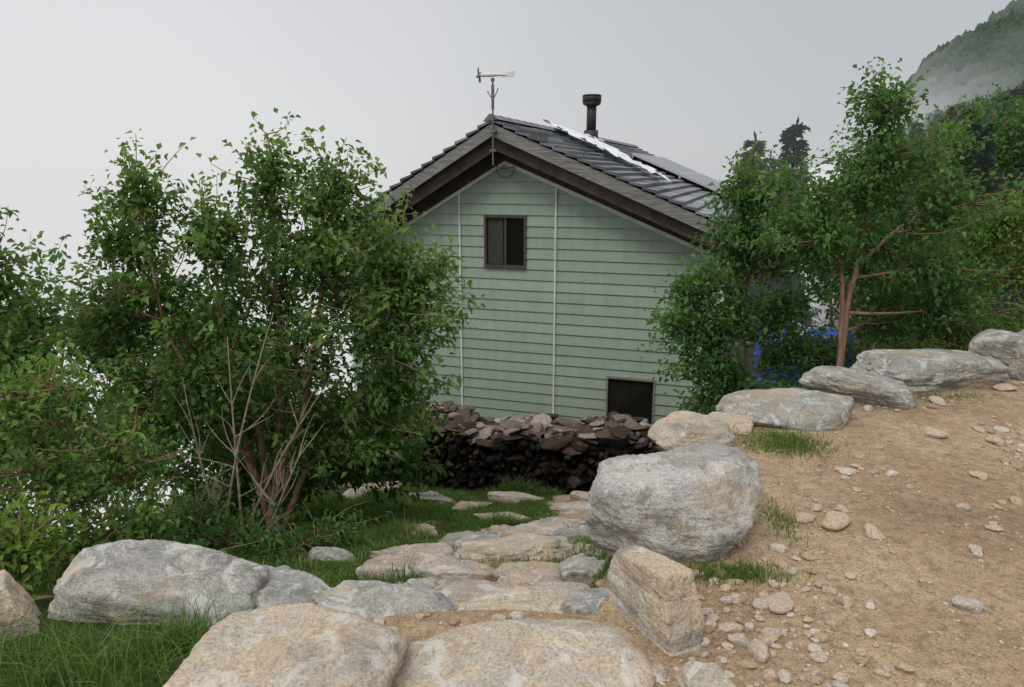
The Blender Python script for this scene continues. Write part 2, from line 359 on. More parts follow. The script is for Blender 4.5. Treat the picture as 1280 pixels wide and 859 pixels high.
# ---------------------------------------------------------------- dry stone wall
A=np.array([-2.3,9.45]); Bp=np.array([2.05,8.55]); L=np.linalg.norm(Bp-A); ud=(Bp-A)/L; nd=np.array([-ud[1],ud[0]])
W=empty('stone_wall')
mb=MB(); cap=MB(); core=MB()
def wtop(s): return -1.68+.05*math.sin(s*2.1)+.06*math.sin(s*5.3+1)
def wp(s,t,z): q=A+ud*s+nd*t; return np.array([q[0],q[1],z])
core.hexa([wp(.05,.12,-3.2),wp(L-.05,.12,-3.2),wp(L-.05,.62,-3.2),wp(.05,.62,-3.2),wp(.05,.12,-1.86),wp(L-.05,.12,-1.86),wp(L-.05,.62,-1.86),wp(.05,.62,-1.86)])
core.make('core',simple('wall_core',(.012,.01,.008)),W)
ang=math.atan2(ud[1],ud[0])
zz=-2.75; row=0
while zz<-1.78:
    hh=rng.uniform(.045,.10); s_=rng.uniform(-.05,.1)
    while s_<L:
        w_=rng.uniform(.05,.13)
        V,F=pebV(2,int(rng.integers(1e6)),(w_*1.1,rng.uniform(.16,.3),hh*rng.uniform(.9,1.7))); V=roty(V,rng.normal()*.7)
        V=rotz(V,ang+rng.normal()*.4)+wp(s_+w_/2,.08+rng.normal()*.05,zz+hh/2+rng.normal()*.025)
        r=rng.random()**1.5*.82 + (.18 if zz>-2.0 and rng.random()<.4 else 0)
        mb.add(V,T=F,r=min(r,1)); s_+=w_*.95
    zz+=hh*.9
for side in (0,L):
    for i in range(60):
        V,F=pebV(2,int(rng.integers(1e6)),(.18,.18,.1)); V=rotz(V,rng.uniform(0,6))+wp(side+rng.normal()*.02,rng.uniform(.05,.65),rng.uniform(-2.75,-1.85)); mb.add(V,T=F,r=rng.random()*.6)
mb.make('face_stones',M_wallst,W)
for i in range(640):
    s_=rng.uniform(0,L); t_=rng.uniform(-.02,.75); w_=.05+.26*rng.random()**2.2
    V,F=pebV(2 if w_<.12 else 3,int(rng.integers(1e6)),(w_*1.5,w_,rng.uniform(.04,.10))); V=rotx(roty(V,rng.normal()*.22),rng.normal()*.22)
    V=rotz(V,ang+rng.normal()*1.2)+wp(s_,t_,wtop(s_)-.07+rng.uniform(0,.12)); cap.add(V,T=F,r=np.clip(rng.random()*.9+t_*.2-.05,0,1))
cap.make('top_stones',M_wallcap,W)
# ---------------------------------------------------------------- house
HS=empty('mountain_hut',(-.11,13.,0),-math.radians(18.3))
sR,sL=.415,.585; apex=1.78; uL,uR=-3.1,3.7; zb=-3.2
def ext(z):
    d=apex-z; return max(uL,-d/sL),min(uR,d/sR)
m,nt,o=newmat('sage_siding'); k=N(nt); v=k.obj()
c=k.mix(k.rnd(),(.25,.312,.25),(.278,.345,.278))
mp=k.n('ShaderNodeMapping'); mp.inputs['Scale'].default_value=(3,3,.5); k.l(v,mp.inputs[0])
c=k.mix(.5,c,k.ramp(k.noise(mp.outputs[0],2.2,4,.7),[(.3,.8),(.6,1.1)]),'MULTIPLY')
c=k.mix(k.ramp(k.noise(v,1.3,4,.7,.5),[(.56,0.),(.75,.3)]),c,(.21,.235,.19))
sz=k.n('ShaderNodeSeparateXYZ'); k.l(v,sz.inputs[0])
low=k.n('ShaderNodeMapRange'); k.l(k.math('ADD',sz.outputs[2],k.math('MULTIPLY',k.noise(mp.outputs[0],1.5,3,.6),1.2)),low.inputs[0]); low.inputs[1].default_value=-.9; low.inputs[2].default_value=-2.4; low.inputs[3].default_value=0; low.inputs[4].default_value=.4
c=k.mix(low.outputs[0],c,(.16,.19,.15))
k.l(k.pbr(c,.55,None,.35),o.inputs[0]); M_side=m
wins=[(-.375,.375,-.01,.87),(1.865,2.69,-2.745,-1.85),(-2.6,-1.85,-2.45,-1.75)]
mb=MB(); E=.186; z0=zb
def piece(a0,b0,z0,a1,b1,z1,zr0,r):
    f=lambda z: -.028+.026*(z-zr0)/E
    y0,y1=f(z0),f(z1)
    mb.add([(a0,y0,z0),(b0,y0,z0),(b1,y1,z1),(a1,y1,z1),(a0,.02,z0),(b0,.02,z0)],Q=[(0,1,2,3),(1,0,4,5)],r=r)
while z0<apex:
    z1=min(z0+E,apex-1e-4); r=rng.random()
    a0,b0=ext(z0); a1,b1=ext(z1)
    zc=sorted(set([z0,z1]+[q for w in wins for q in w[2:] if z0<q<z1]))
    for qa,qb in zip(zc[:-1],zc[1:]):
        def le(z,e):
            t=(z-z0)/(z1-z0); return (a0+(a1-a0)*t) if e==0 else (b0+(b1-b0)*t)
        cuts=[w for w in wins if w[2]<=qa+1e-6 and w[3]>=qb-1e-6]; cuts.sort()
        segs=[]
        la,lb=le(qa,0),le(qb,0)
        for w in cuts:
            segs.append((la,w[0],lb,w[0])); la=lb=w[1]
        segs.append((la,le(qa,1),lb,le(qb,1)))
        for (p0,p1,q0,q1) in segs: piece(p0,p1,qa,q0,q1,qb,z0,r)
    z0+=E
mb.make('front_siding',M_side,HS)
mb=MB(); D=13.2
zR=apex-sR*uR; zL=apex-sL*uL*-1
for (u,sgn,zt) in ((uR,1,zR+.45),(uL,-1,zL+.45)):
    z=zb
    while z<zt:
        zz_=min(z+E,zt); mb.add([(u+sgn*.028,0,z),(u+sgn*.028,D,z),(u+sgn*.002,D,zz_),(u+sgn*.002,0,zz_),(u,0,z),(u,D,z)],Q=[(0,1,2,3),(0,1,5,4)],r=rng.random()); z+=E
mb.add([(uL,D,zb),(uR,D,zb),(uR,D,zR),(0,D,apex),(uL,D,zL)],T=[(0,1,2),(0,2,3),(0,3,4)],r=.5)
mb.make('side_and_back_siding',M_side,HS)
M_white=simple('white_trim',(.60,.62,.60),.5,.4,0,.2,6,.05)
M_brown=simple('weathered_brown_wood',(.085,.068,.057),.8,.2,0,.5,5,.4,(1,1,1))
M_gwood=simple('weathered_grey_wood',(.21,.203,.19),.8,.2,0,.5,6,.4,(.6,4,6))
mb=MB()
def bar(mb,u0,u1,off_t,off_b,y0,y1,r=0.):
    a,b=u0,u1
    f=lambda u,o_:(apex-(sR if u>=0 and b>0 else sL)*abs(u)+o_)
    mb.hexa([(a,y0,f(a,off_b)),(b,y0,f(b,off_b)),(b,y1,f(b,off_b)),(a,y1,f(a,off_b)),(a,y0,f(a,off_t)),(b,y0,f(b,off_t)),(b,y1,f(b,off_t)),(a,y1,f(a,off_t))],r)
bar(mb,0,uR+.02,.02,-.045,-.06,.01); bar(mb,uL-.02,-.0005,.02,-.045,-.06,.01)
for u in (-.848,.91):
    zt=(apex-(sR if u>0 else sL)*abs(u)-.05); mb.box((u-.014,-.05,zb),(u+.014,-.001,zt))
for u in (uL,uR): mb.box((u-.03,-.045,zb),(u+.03,.03,(zR if u>0 else zL)-.05))
mb.make('white_trim',M_white,HS)
mb=MB()
bar(mb,0,uR,.60,.02,-.012,.05); bar(mb,uL,-.0005,.60,.02,-.012,.05)
RA=2.43; tR,tL=.424,.60; eR,eL=4.05,-3.6; yF=-.7; yB=D+.6
def rk(mb,u0,u1,t,o0,o1,y0,y1,r=0.):
    f=lambda u,o_:RA-t*abs(u)+o_
    mb.hexa([(u0,y0,f(u0,o1)),(u1,y0,f(u1,o1)),(u1,y1,f(u1,o1)),(u0,y1,f(u0,o1)),(u0,y0,f(u0,o0)),(u1,y0,f(u1,o0)),(u1,y1,f(u1,o0)),(u0,y1,f(u0,o0))],r)
rk(mb,0,eR-.08,tR,-.12,-.47,yF+.16,yF+.21); rk(mb,eL+.08,-.0005,tL,-.12,-.47,yF+.16,yF+.21)
rk(mb,0.,eR-.03,tR,-.10,-.135,yF+.05,yB-.05); rk(mb,eL+.03,-.0005,tL,-.10,-.135,yF+.05,yB-.05)
for (u,t) in ((.9,tR),(2.3,tR),(3.6,tR),(-.9,tL),(-2.2,tL)):
    zc=RA-t*abs(u)-.32; mb.box((u-.05,yF+.22,zc-.07),(u+.05,0,zc+.07))
mb.box((-.06,yF+.22,RA-.42),(.06,0,RA-.22))
mb.make('gable_boards',M_brown,HS)
mb=MB()
rk(mb,0,eR,tR,-.055,-.255,yF,yF+.045); rk(mb,eL,-.0005,tL,-.055,-.255,yF,yF+.045)
mb.box((eR-.02,yF+.05,RA-tR*eR-.2),(eR+.015,yB,RA-tR*eR-.06)); mb.box((eL-.015,yF+.05,RA-tL*-eL-.2),(eL+.02,yB,RA-tL*-eL-.06))
mb.make('barge_boards',M_gwood,HS)
m,nt,o=newmat('slate_roof'); k=N(nt); v=k.obj()
c=k.ramp(k.rnd(),[(0.,(.055,.058,.066)),(.5,(.10,.105,.115)),(.85,(.16,.165,.175)),(1.,(.28,.285,.29))])
c=k.mix(.6,c,k.ramp(k.noise(v,5,4,.7),[(.3,.6),(.65,1.3)]),'MULTIPLY')
k.l(k.pbr(c,.38,k.bump(k.noise(v,25,3),.25,.01),.5),o.inputs[0]); M_slate=m
mb=MB()
for sg,t,e in ((1,tR,eR),(-1,tL,-eL)):
    nrow=int(e/.21)+1; ex=(e+.03)/nrow
    for i in range(nrow):
        ua=i*ex; ub=(i+1)*ex+.03
        yy=yF-.03; first=True
        while yy<yB:
            w=rng.uniform(.8,1.1) if not first else rng.uniform(.2,1.); first=False
            y2=min(yy+w-.006,yB)
            j=rng.normal()*.003
            zt=lambda u,o_:RA-t*u+o_
            up=-.01+j; lo_=.048+j
            pts=[(sg*ua,yy,zt(ua,up-.03)),(sg*ub,yy,zt(ub,lo_-.05)),(sg*ub,y2,zt(ub,lo_-.05)),(sg*ua,y2,zt(ua,up-.03)),
                 (sg*ua,yy,zt(ua,up)),(sg*ub,yy,zt(ub,lo_)),(sg*ub,y2,zt(ub,lo_)),(sg*ua,y2,zt(ua,up))]
            mb.hexa(pts,rng.random()); yy+=w
mb.make('roof_tiles',M_slate,HS)
mb=MB(); yy=yF-.05
while yy<yB:
    mb.hexa([(-.13,yy,RA-.03),(.13,yy,RA+.0),(.13,yy+.42,RA+.0),(-.13,yy+.42,RA-.03),(-.02,yy,RA+.085),(.02,yy,RA+.085),(.02,yy+.42,RA+.075),(-.02,yy+.42,RA+.075)],rng.random()*.6); yy+=.43
mb.make('ridge_cap',M_slate,HS)
M_foil=simple('flashing_foil',(.72,.73,.75),.35,.6,.25,.25,6,.9,None,9)
def strip(mb,p,q,w,n,hgt=.11):
    p=np.array(p);q=np.array(q); d=(q-p)/np.linalg.norm(q-p); nn=np.array([-d[1],d[0]])
    V=[]
    for i in range(n+1):
        ww=w*rng.uniform(.8,1.1)
        for j in range(5):
            c_=p+(q-p)*i/n+nn*ww*(j/4-.5)+nn*rng.normal()*.02
            V.append((c_[0],c_[1],RA-tR*c_[0]+hgt+rng.uniform(-.02,.05)))
    Qd=[(i*5+j,i*5+j+1,(i+1)*5+j+1,(i+1)*5+j) for i in range(n) for j in range(4)]
    mb.add(V,Q=Qd)
mb=MB()
strip(mb,(.32,4.0),(1.0,3.0),1.6,14,.12); strip(mb,(.9,3.3),(1.9,2.3),1.0,14,.12); strip(mb,(1.8,2.6),(2.4,1.9),.5,10,.11); strip(mb,(.2,5.5),(.6,5.4),.5,6)
mb.make('chimney_flashing',M_foil,HS)
mb=MB(); fr_=MB()
for (a,b) in ((5.4,7.3),(7.4,9.3),(9.4,11.3)):
    for (p,q) in ((1.3,2.35),(2.4,3.45)):
        rk(mb,p,q,tR,.16,.12,a,b,0)
        rk(fr_,p-.02,q+.02,tR,.165,.11,a-.025,a-.001); rk(fr_,p-.02,q+.02,tR,.165,.11,b+.001,b+.025); rk(fr_,p-.03,p-.001,tR,.165,.05,a,b); rk(fr_,q+.001,q+.02,tR,.165,.05,a,b)
mb.make('roof_panels',simple('dark_panel',(.07,.075,.09),.2,.6,0,.1),HS)
fr_.make('panel_frames',simple('aluminium',(.5,.5,.52),.4,.5,.6,.1),HS)
M_pipe=simple('chimney_metal',(.035,.033,.033),.5,.3,.2,.3)
mb=MB(); cu,cy=.22,5.7
zc=RA-tR*cu
mb.tube([(cu,cy,zc-.1),(cu,cy,zc+.25)],.17,20); mb.tube([(cu,cy,zc+.2),(cu,cy,zc+.86)],.115,20)
mb.tube([(cu,cy,zc+.80),(cu,cy,zc+.84),(cu,cy,zc+.9)],[.13,.21,.215],24); mb.tube([(cu,cy,zc+.9),(cu,cy,zc+1.03)],[.225,.225],24); mb.tube([(cu,cy,zc+1.03),(cu,cy,zc+1.06)],[.235,.20],24)
mb.make('chimney_pipe',M_pipe,HS,True)
M_steel=simple('galvanised_steel',(.14,.14,.145),.5,.4,.3,.2)
mb=MB(); py=yF-.07
mb.tube([(.05,py,1.72),(.05,py,3.0)],.014,8); mb.tube([(.05,py,2.58),(.05,py,2.95)],.024,10)
mb.tube([(.05,py,2.72),(.13,py,2.86),(.14,py,2.9)],.008,6); mb.tube([(.05,py,2.72),(-.04,py,2.86)],.008,6)
for z in (1.95,2.25): mb.box((.0,py-.02,z-.02),(.1,py+.06,z+.02))
mb.tube([(.05,py,3.0),(.05,py,3.05)],.03,10)
mb.make('anemometer_mast',M_steel,HS)
mb=MB()
mb.tube([(-.17,py,3.10),(-.12,py,3.10),(0,py,3.10),(.12,py,3.095),(.3,py,3.09)],[.02,.03,.035,.025,.012],12)
mb.hexa([(.2,py-.004,3.05),(.40,py-.004,3.05),(.40,py+.004,3.05),(.2,py+.004,3.05),(.2,py-.004,3.10),(.42,py-.004,3.15),(.42,py+.004,3.15),(.2,py+.004,3.10)])
mb.make('anemometer_body',M_white,HS)
mb=MB()
for i in range(4):
    a=i*math.pi/2+.2; ca,sa=math.cos(a),math.sin(a)
    mb.hexa([(-.19,py,3.10),(-.17,py,3.10),(-.17,py+ca*.11,3.1+sa*.11),(-.19,py+ca*.11,3.1+sa*.11),(-.185,py-sa*.04,3.10+ca*.04),(-.165,py-sa*.04,3.10+ca*.04),(-.165,py+ca*.11-sa*.03,3.1+sa*.11+ca*.03),(-.185,py+ca*.11-sa*.03,3.1+sa*.11+ca*.03)])
mb.make('anemometer_propeller',M_steel,HS)
mb=MB()
th=np.linspace(-.2,3.5,16); mb.tube(np.stack([.02+.16*np.cos(-th),np.full(16,-.08),1.68-.16*np.sin(th)],1),.006,5)
mb.tube([(.05,py,1.75),(.03,-.3,1.66),(.18,-.08,1.7)],.006,5)
mb.make('cable',M_pipe,HS)
M_frame=simple('bronze_frame',(.085,.06,.05),.5,.4,.2,.2); M_frame2=simple('grey_frame',(.22,.22,.21),.5,.4,.2,.2)
m,nt,o=newmat('window_glass'); k=N(nt)
k.l(k.pbr((.010,.011,.010),.10,None,.2),o.inputs[0]); M_glass=m
M_curt=simple('curtain',(.05,.06,.045),.9,.1,0,.4,6,.3,(8,1,1))
M_dark=simple('room_dark',(.02,.02,.018),.9)
for wi,(a,b,c0,c1) in enumerate(wins):
    W_=MB(); fr=.030 if wi==0 else .022
    W_.box((a-fr*.4,-.055,c1-fr),(b+fr*.4,.06,c1+.015)); W_.box((a-fr*.4,-.065,c0-.02),(b+fr*.4,.06,c0+fr))
    W_.box((a-fr*.4,-.05,c0+fr),(a+fr,.06,c1-fr)); W_.box((b-fr,-.05,c0+fr),(b+fr*.4,.06,c1-fr))
    mid=(a+b)/2
    if wi==0: W_.box((mid-.018,-.02,c0+fr),(mid+.018,.03,c1-fr))
    W_.make('window_frame',M_frame if wi==0 else M_frame2,HS)
    g=MB(); g.box((a+fr,.012,c0+fr),(mid-.001,.018,c1-fr)); g.box((mid+.001,.022,c0+fr),(b-fr,.028,c1-fr)); g.make('window_glass',M_glass,HS)
    if wi==0:
        g=MB(); g.box((a+fr+.01,.0085,c0+fr+.01),(mid-.05,.0115,c1-fr-.01)); g.make('window_curtain',M_curt,HS)
    g=MB(); g.box((a-.05,.061,c0-.05),(b+.05,.07,c1+.05)); g.make('window_backing',M_dark,HS)
# ---------------------------------------------------------------- trees
def bez(p,q,n,bend,up=.0):
    p=np.asarray(p,float);q=np.asarray(q,float); t=np.linspace(0,1,n)[:,None]
    m_=(p+q)/2+bend; return (1-t)**2*p+2*t*(1-t)*m_+t*t*q
def leaves(name,Pp,Dd,size,mat,parent,r,wid=.55,droop=.25):
    n=len(Pp); d=Dd/np.linalg.norm(Dd,axis=1)[:,None]
    nn=rng.normal(size=(n,3)); nn[:,2]=np.abs(nn[:,2])+.7
    sd=np.cross(d,nn); sd/=np.linalg.norm(sd,axis=1)[:,None]+1e-9; nn=np.cross(sd,d); nn/=np.linalg.norm(nn,axis=1)[:,None]+1e-9
    s=size[:,None]
    fold=rng.uniform(.02,.22,n)[:,None]
    v0=Pp; v1=Pp+d*s*.42+sd*s*wid*.5+nn*s*fold; v3=Pp+d*s*.42-sd*s*wid*.5+nn*s*fold
    v2=Pp+d*s-np.array([0,0,1])*s*droop
    V=np.stack([v0,v1,v2,v3],1).reshape(-1,3); b=np.arange(n)[:,None]*4
    T=np.concatenate([b+[0,1,2],b+[0,2,3]],1).reshape(-1,3)
    return mk(name,V,T,[mat],parent,np.repeat(r,2))
def tree(name,base,stems,blobs,lsize=.06,lmat=L_birch,bmat=M_bark,lper=26,trad=.03,seed=1,shellp=.45,spread=.06,bias=0.,wid=.6,shoot=.12):
    global rng
    rng=np.random.default_rng(seed)
    T=empty(name,base); base=np.asarray(base,float)
    mb=MB(); skel=[]; skr=[]
    for st in stems:
        pts=[np.zeros(3)+np.array([rng.normal()*.03,rng.normal()*.03,-.15])]+[np.asarray(p,float)-base for p in st]
        pts=np.array(pts); t=np.linspace(0,len(pts)-1,len(pts)*5); pp=np.stack([np.interp(t,range(len(pts)),pts[:,i]) for i in range(3)],1)
        for _ in range(3): pp[1:-1]=(pp[:-2]+pp[1:-1]*2+pp[2:])/4
        pp[1:-1]+=rng.normal(size=pp[1:-1].shape)*.010
        R=trad*np.linspace(1,.28,len(pp)); mb.tube(pp,R,8); skel.append(pp[3:]); skr.append(R[3:])
    S=np.vstack(skel); SR=np.concatenate(skr)
    LP=[];LD=[];LR=[];LS=[]
    for bl in blobs:
        cx,cy,cz,rx,ry,rz,nt_=bl; C=np.array([cx,cy,cz])-base; R=np.array([rx,ry,rz])
        lowS=S[:,2]<C[2]+.05
        dd=np.linalg.norm((S-C)*[1,1,.8],axis=1)+np.where(lowS,0,1.5)
        i0=np.argmin(dd); limb=bez(S[i0],C+np.array([0,0,rz*.2]),8,rng.normal(size=3)*.05+[0,0,-.04])
        mb.tube(limb,np.linspace(min(SR[i0]*.8,.022),.006,8),6)
        loc=np.vstack([limb[2:],S[np.linalg.norm((S-C)/R,axis=1)<1.2]])
        for _ in range(nt_):
            d=rng.normal(size=3); d/=np.linalg.norm(d); d[2]=d[2]*.9+.1
            fac=(rng.random()**shellp)*rng.uniform(.72,1.28); lp=lper
            if rng.random()<shoot:
                d=d+np.array([0,0,.7]); d/=np.linalg.norm(d); fac=rng.uniform(1.3,1.75); lp=lper*.7
            e=C+d*R*fac
            q=loc[np.argmin(np.linalg.norm(loc-e,axis=1)+np.maximum(0,loc[:,2]-e[2]+.05)*2+rng.random(len(loc))*.15)]
            ln=np.linalg.norm(e-q)
            if ln<.05: continue
            tw=bez(q,e,5,rng.normal(size=3)*.12*ln+[0,0,-.08*ln]); mb.tube(tw,np.linspace(.0055,.002,5),4,cap=False)
            n=int(lp*(.5+rng.random())); tt=np.clip(rng.random(n)**.6,0,1); lo_=max(0,1-.38/ln); tt=lo_+(1-lo_)*tt
            f=tt*4; i=np.minimum(f.astype(int),3); pp=tw[i]+(tw[i+1]-tw[i])*(f-i)[:,None]
            pp=pp+rng.normal(size=(n,3))*spread*(.65 if fac>1.3 else 1)
            ax=(tw[-1]-tw[-2])/np.linalg.norm(tw[-1]-tw[-2]+1e-9)
            LP.append(pp); LD.append(ax*.5+rng.normal(size=(n,3))*.75+np.array([0,0,-.1]))
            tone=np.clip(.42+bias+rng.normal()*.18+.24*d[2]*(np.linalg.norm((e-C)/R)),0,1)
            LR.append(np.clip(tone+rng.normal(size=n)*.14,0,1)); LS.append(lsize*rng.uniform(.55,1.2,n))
    mb.make('branches',bmat,T,True)
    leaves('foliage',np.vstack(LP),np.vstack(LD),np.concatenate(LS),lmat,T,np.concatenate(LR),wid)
    return T
bz=Hs(-2.1,6.0)
tree('birch_tree',(-2.1,6.,bz),
 [[(-2.15,6,-.6),(-2.35,5.9,.3),(-2.4,5.9,1.2)],[(-2.0,6.05,-.5),(-1.95,6.1,.6),(-1.95,6.1,1.9)],[(-1.9,6,-.8),(-1.6,5.9,.2),(-1.4,5.9,1.5)],
  [(-1.8,6,-.9),(-1.25,5.9,-.3),(-.95,5.8,.6)],[(-2.3,6.1,-.7),(-2.8,6.1,.3),(-3.2,6.1,1.1)],[(-2.2,5.9,-.8),(-2.7,5.7,.2),(-2.9,5.8,1.5)],[(-2.05,5.9,-1.),(-1.7,5.6,-.4),(-1.55,5.6,.3)]],
 [(-1.95,6.1,1.52,.36,.32,.42,50),(-1.38,5.95,1.42,.38,.3,.38,52),(-2.85,5.9,1.38,.28,.25,.36,40),(-2.4,6.,1.15,.46,.45,.30,50),(-3.22,6.1,1.05,.38,.4,.28,42),
  (-1.72,6,1.0,.66,.6,.42,84),(-1.05,5.9,.95,.44,.45,.38,62),(-2.65,5.9,.72,.66,.55,.42,80),(-.90,5.8,.45,.46,.5,.36,74),(-1.7,5.7,.22,.62,.5,.48,80),
  (-2.5,5.7,-.05,.65,.5,.45,84),(-.92,5.9,-.15,.38,.45,.40,64),(-1.15,6,-.62,.46,.4,.36,66),(-1.75,6.1,-.55,.5,.4,.36,66),(-3.3,6,.42,.42,.5,.40,58),(-.70,5.85,.78,.30,.3,.28,30),(-3.1,6.1,-.3,.55,.5,.5,70),(-2.4,6.5,.4,.9,.4,.7,80),(-1.5,6.5,.5,.8,.4,.7,70),
  (-2.9,6.6,-.5,.7,.4,.5,70),(-2.2,6.7,-.5,.7,.4,.5,70),(-1.3,6.9,-.7,.7,.4,.5,65)],
 lsize=.07,lper=24,trad=.032,seed=3)
tree('alder_bush',(-2.7,6.9,Hs(-2.7,6.9)),[[(-2.7,6.9,-1.2)],[(-1.7,7.,-1.2)],[(-3.6,6.9,-1.2)]],
 [(-1.2,7.2,-1.3,.6,.4,.45,60),(-2.0,7.,-1.35,.6,.4,.45,60),(-2.9,6.9,-1.3,.7,.5,.5,70),(-3.8,6.9,-1.,.7,.5,.6,70),(-4.7,7.,-1.1,.8,.5,.7,70)],lsize=.09,seed=41,lper=20,trad=.02,bias=-.15,lmat=L_right)
tree('alder_bush',(-5.2,9.2,Hs(-5.2,9.2)),[[(-5.2,9.2,-1.)],[(-6.2,9.2,-.6)],[(-4.2,9.2,-.9)],[(-3.2,9.2,-1.2)]],
 [(-3.2,9.2,-.9,.8,.5,.8,70),(-4.2,9.2,-.6,.8,.5,.6,75),(-5.2,9.2,-.6,.9,.5,.7,75),(-6.2,9.2,-.4,.9,.5,.8,75),(-7.2,9.2,-.4,.9,.5,.9,70),(-4.3,9.0,-1.6,1.,.5,.7,75),(-5.8,9.,-1.7,1.1,.5,.7,75),(-3.,9.1,-1.9,.8,.5,.6,60)],lsize=.13,seed=43,lper=20,trad=.03,bias=-.2,lmat=L_right,spread=.11)
tree('birch_tree',(-3.7,5.2,Hs(-3.7,5.2)),[[(-3.7,5.1,-.5),(-3.6,5.,.8)],[(-3.8,5.2,0),(-3.9,5.2,1.1)],[(-3.6,5.,-.6),(-3.3,4.9,.2)]],
 [(-3.55,5,.92,.27,.4,.34,44),(-3.95,5.1,.9,.4,.4,.5,46),(-3.45,5.,.38,.34,.4,.34,58),(-3.2,4.95,-.15,.45,.4,.4,72),(-3.9,5.,-.3,.5,.5,.5,55),(-3.0,5.1,-.6,.5,.4,.4,62)],lsize=.065,seed=9,lper=24,trad=.022,bias=.04)
tree('rowan_shrub',(-2.35,3.95,Hs(-2.35,3.95)),[[(-2.4,3.95,-.3),(-2.5,3.9,.45)],[(-2.3,3.9,-.4),(-2.1,3.85,.15)],[(-2.5,4.,-.3),(-2.8,4.,.4)]],
 [(-2.55,3.95,.42,.30,.35,.20,40),(-2.85,4.,.30,.3,.3,.28,40),(-2.2,3.85,.10,.32,.3,.20,46),(-2.65,3.9,-.05,.36,.35,.26,50),(-2.05,3.8,-.30,.28,.3,.2,38),(-2.5,3.8,-.42,.38,.3,.22,45),(-2.95,3.8,-.3,.3,.3,.35,40)],
 lsize=.055,seed=12,lper=18,trad=.013,bias=.15,lmat=L_birch,wid=.5)
tree('low_shrub',(-2.25,3.0,Hs(-2.25,3.0)),[[(-2.2,3,-.1)],[(-2.35,3,-.1)]],[(-2.2,3.,-.02,.2,.22,.2,55),(-2.45,3.05,-.05,.25,.25,.25,45)],lsize=.045,seed=14,lper=20,trad=.01,bias=.1,lmat=L_yel)
tree('low_shrub',(-1.75,4.6,Hs(-1.75,4.6)),[[(-1.75,4.6,-.95)],[(-2.0,4.7,-.9)]],[(-1.75,4.6,-.88,.35,.3,.18,50),(-2.2,4.7,-.80,.4,.3,.28,60),(-1.4,5.1,-1.05,.35,.3,.18,40),(-2.3,4.0,-.6,.3,.3,.18,40),(-1.9,3.7,-.55,.35,.25,.12,40)],lsize=.07,seed=15,lper=14,trad=.008,bias=.0,lmat=L_right,wid=.4)
mb=MB(); rng=np.random.default_rng(5)
for (p,q) in [((-2.3,5.3,-1.5),(-1.72,5.25,.62)),((-2.25,5.3,-1.5),(-1.35,5.2,.1)),((-2.2,5.3,-1.5),(-2.4,5.2,.1)),((-2.1,5.3,-1.5),(-2.05,5.2,.45)),((-2.3,5.3,-1.4),(-1.75,5.1,-.6)),((-2.0,5.2,-1.4),(-1.5,5.1,-.3))]:
    t=bez(p,q,9,rng.normal(size=3)*.12); mb.tube(t,np.linspace(.014,.003,9),6)
    for _ in range(8):
        i=rng.integers(3,8); e=t[i]+np.array([rng.normal()*.16,rng.normal()*.1,.12+rng.random()*.28]); mb.tube(bez(t[i],e,5,rng.normal(size=3)*.03),np.linspace(.005,.0015,5),4)
mb.make('dead_branches',M_dead)
# right hand trees
b=(3.1,6.7,Hs(3.1,6.7))
def xr(px,y): return (px-640)/924/.985*y
tree('birch_tree',b,[[(3.06,6.7,.3),(3.14,6.7,.75),(3.18,6.7,1.3),(3.2,6.7,2.4)],[(3.07,6.72,.3),(3.13,6.72,.78),(3.45,6.6,1.15),(3.75,6.6,1.4)],[(3.04,6.7,.25),(3.02,6.7,.7),(2.85,6.7,1.1),(2.7,6.7,1.4)]],
 [(3.15,6.7,2.15,.34,.35,.32,44),(3.4,6.7,1.75,.55,.5,.30,66),(2.95,6.7,1.45,.50,.45,.30,62),(3.75,6.6,1.35,.55,.5,.34,70),(2.75,6.6,.95,.45,.45,.25,44),(3.85,6.6,.75,.5,.5,.34,62),(2.5,6.7,1.15,.35,.4,.34,44),(4.1,6.8,.3,.5,.5,.4,62),(3.65,7.2,.25,.4,.5,.45,60),(3.6,7.3,.9,.6,.4,.4,56)],
 lsize=.065,lmat=L_right,seed=21,lper=24,trad=.030,bias=.03)
b=(2.4,7.4,Hs(2.4,7.4))
tree('birch_tree',b,[[(2.42,7.4,-.3),(2.35,7.4,.5),(2.3,7.4,1.5)],[(2.4,7.4,-.6),(2.0,7.3,0.),(1.75,7.3,.5)],[(2.5,7.4,-.4),(2.8,7.4,.3)]],
 [(2.4,7.4,1.40,.42,.4,.32,58),(2.2,7.4,.98,.42,.4,.30,60),(2.75,7.4,.9,.46,.4,.42,62),(1.95,7.35,.50,.38,.4,.26,54),(1.72,7.3,.08,.38,.35,.20,46),(2.2,7.35,.15,.42,.4,.30,56),(2.0,7.3,-.32,.42,.4,.26,56),(2.35,7.3,-.62,.36,.35,.28,50),(2.75,7.4,.25,.34,.35,.3,40),(2.0,7.2,-.75,.30,.3,.18,34),(2.75,7.1,-.62,.4,.3,.16,40),(2.85,7.3,-.15,.34,.3,.26,36),(3.3,7.5,-.25,.34,.3,.30,36)],
 lsize=.07,lmat=L_right,seed=23,lper=24,trad=.024,bias=.03)
tree('alder_bush',(4.7,8.2,Hs(4.7,8.2)),[[(4.6,8.2,.6)],[(5.2,8.2,.9)],[(4.2,8.2,.2)]],
 [(5.3,8.1,1.0,.55,.5,.38,85),(4.7,8.2,.72,.55,.5,.38,75),(5.8,8.2,.6,.6,.5,.5,80),(4.3,8.1,.1,.50,.5,.42,70),(5.0,8,.05,.6,.5,.42,75),(5.7,8.,-.1,.6,.5,.4,65),(4.6,7.8,-.38,.6,.45,.24,65),(5.5,7.7,-.4,.7,.4,.25,60)],
 lsize=.06,lmat=L_yel,seed=31,lper=26,trad=.03,bias=-.16)
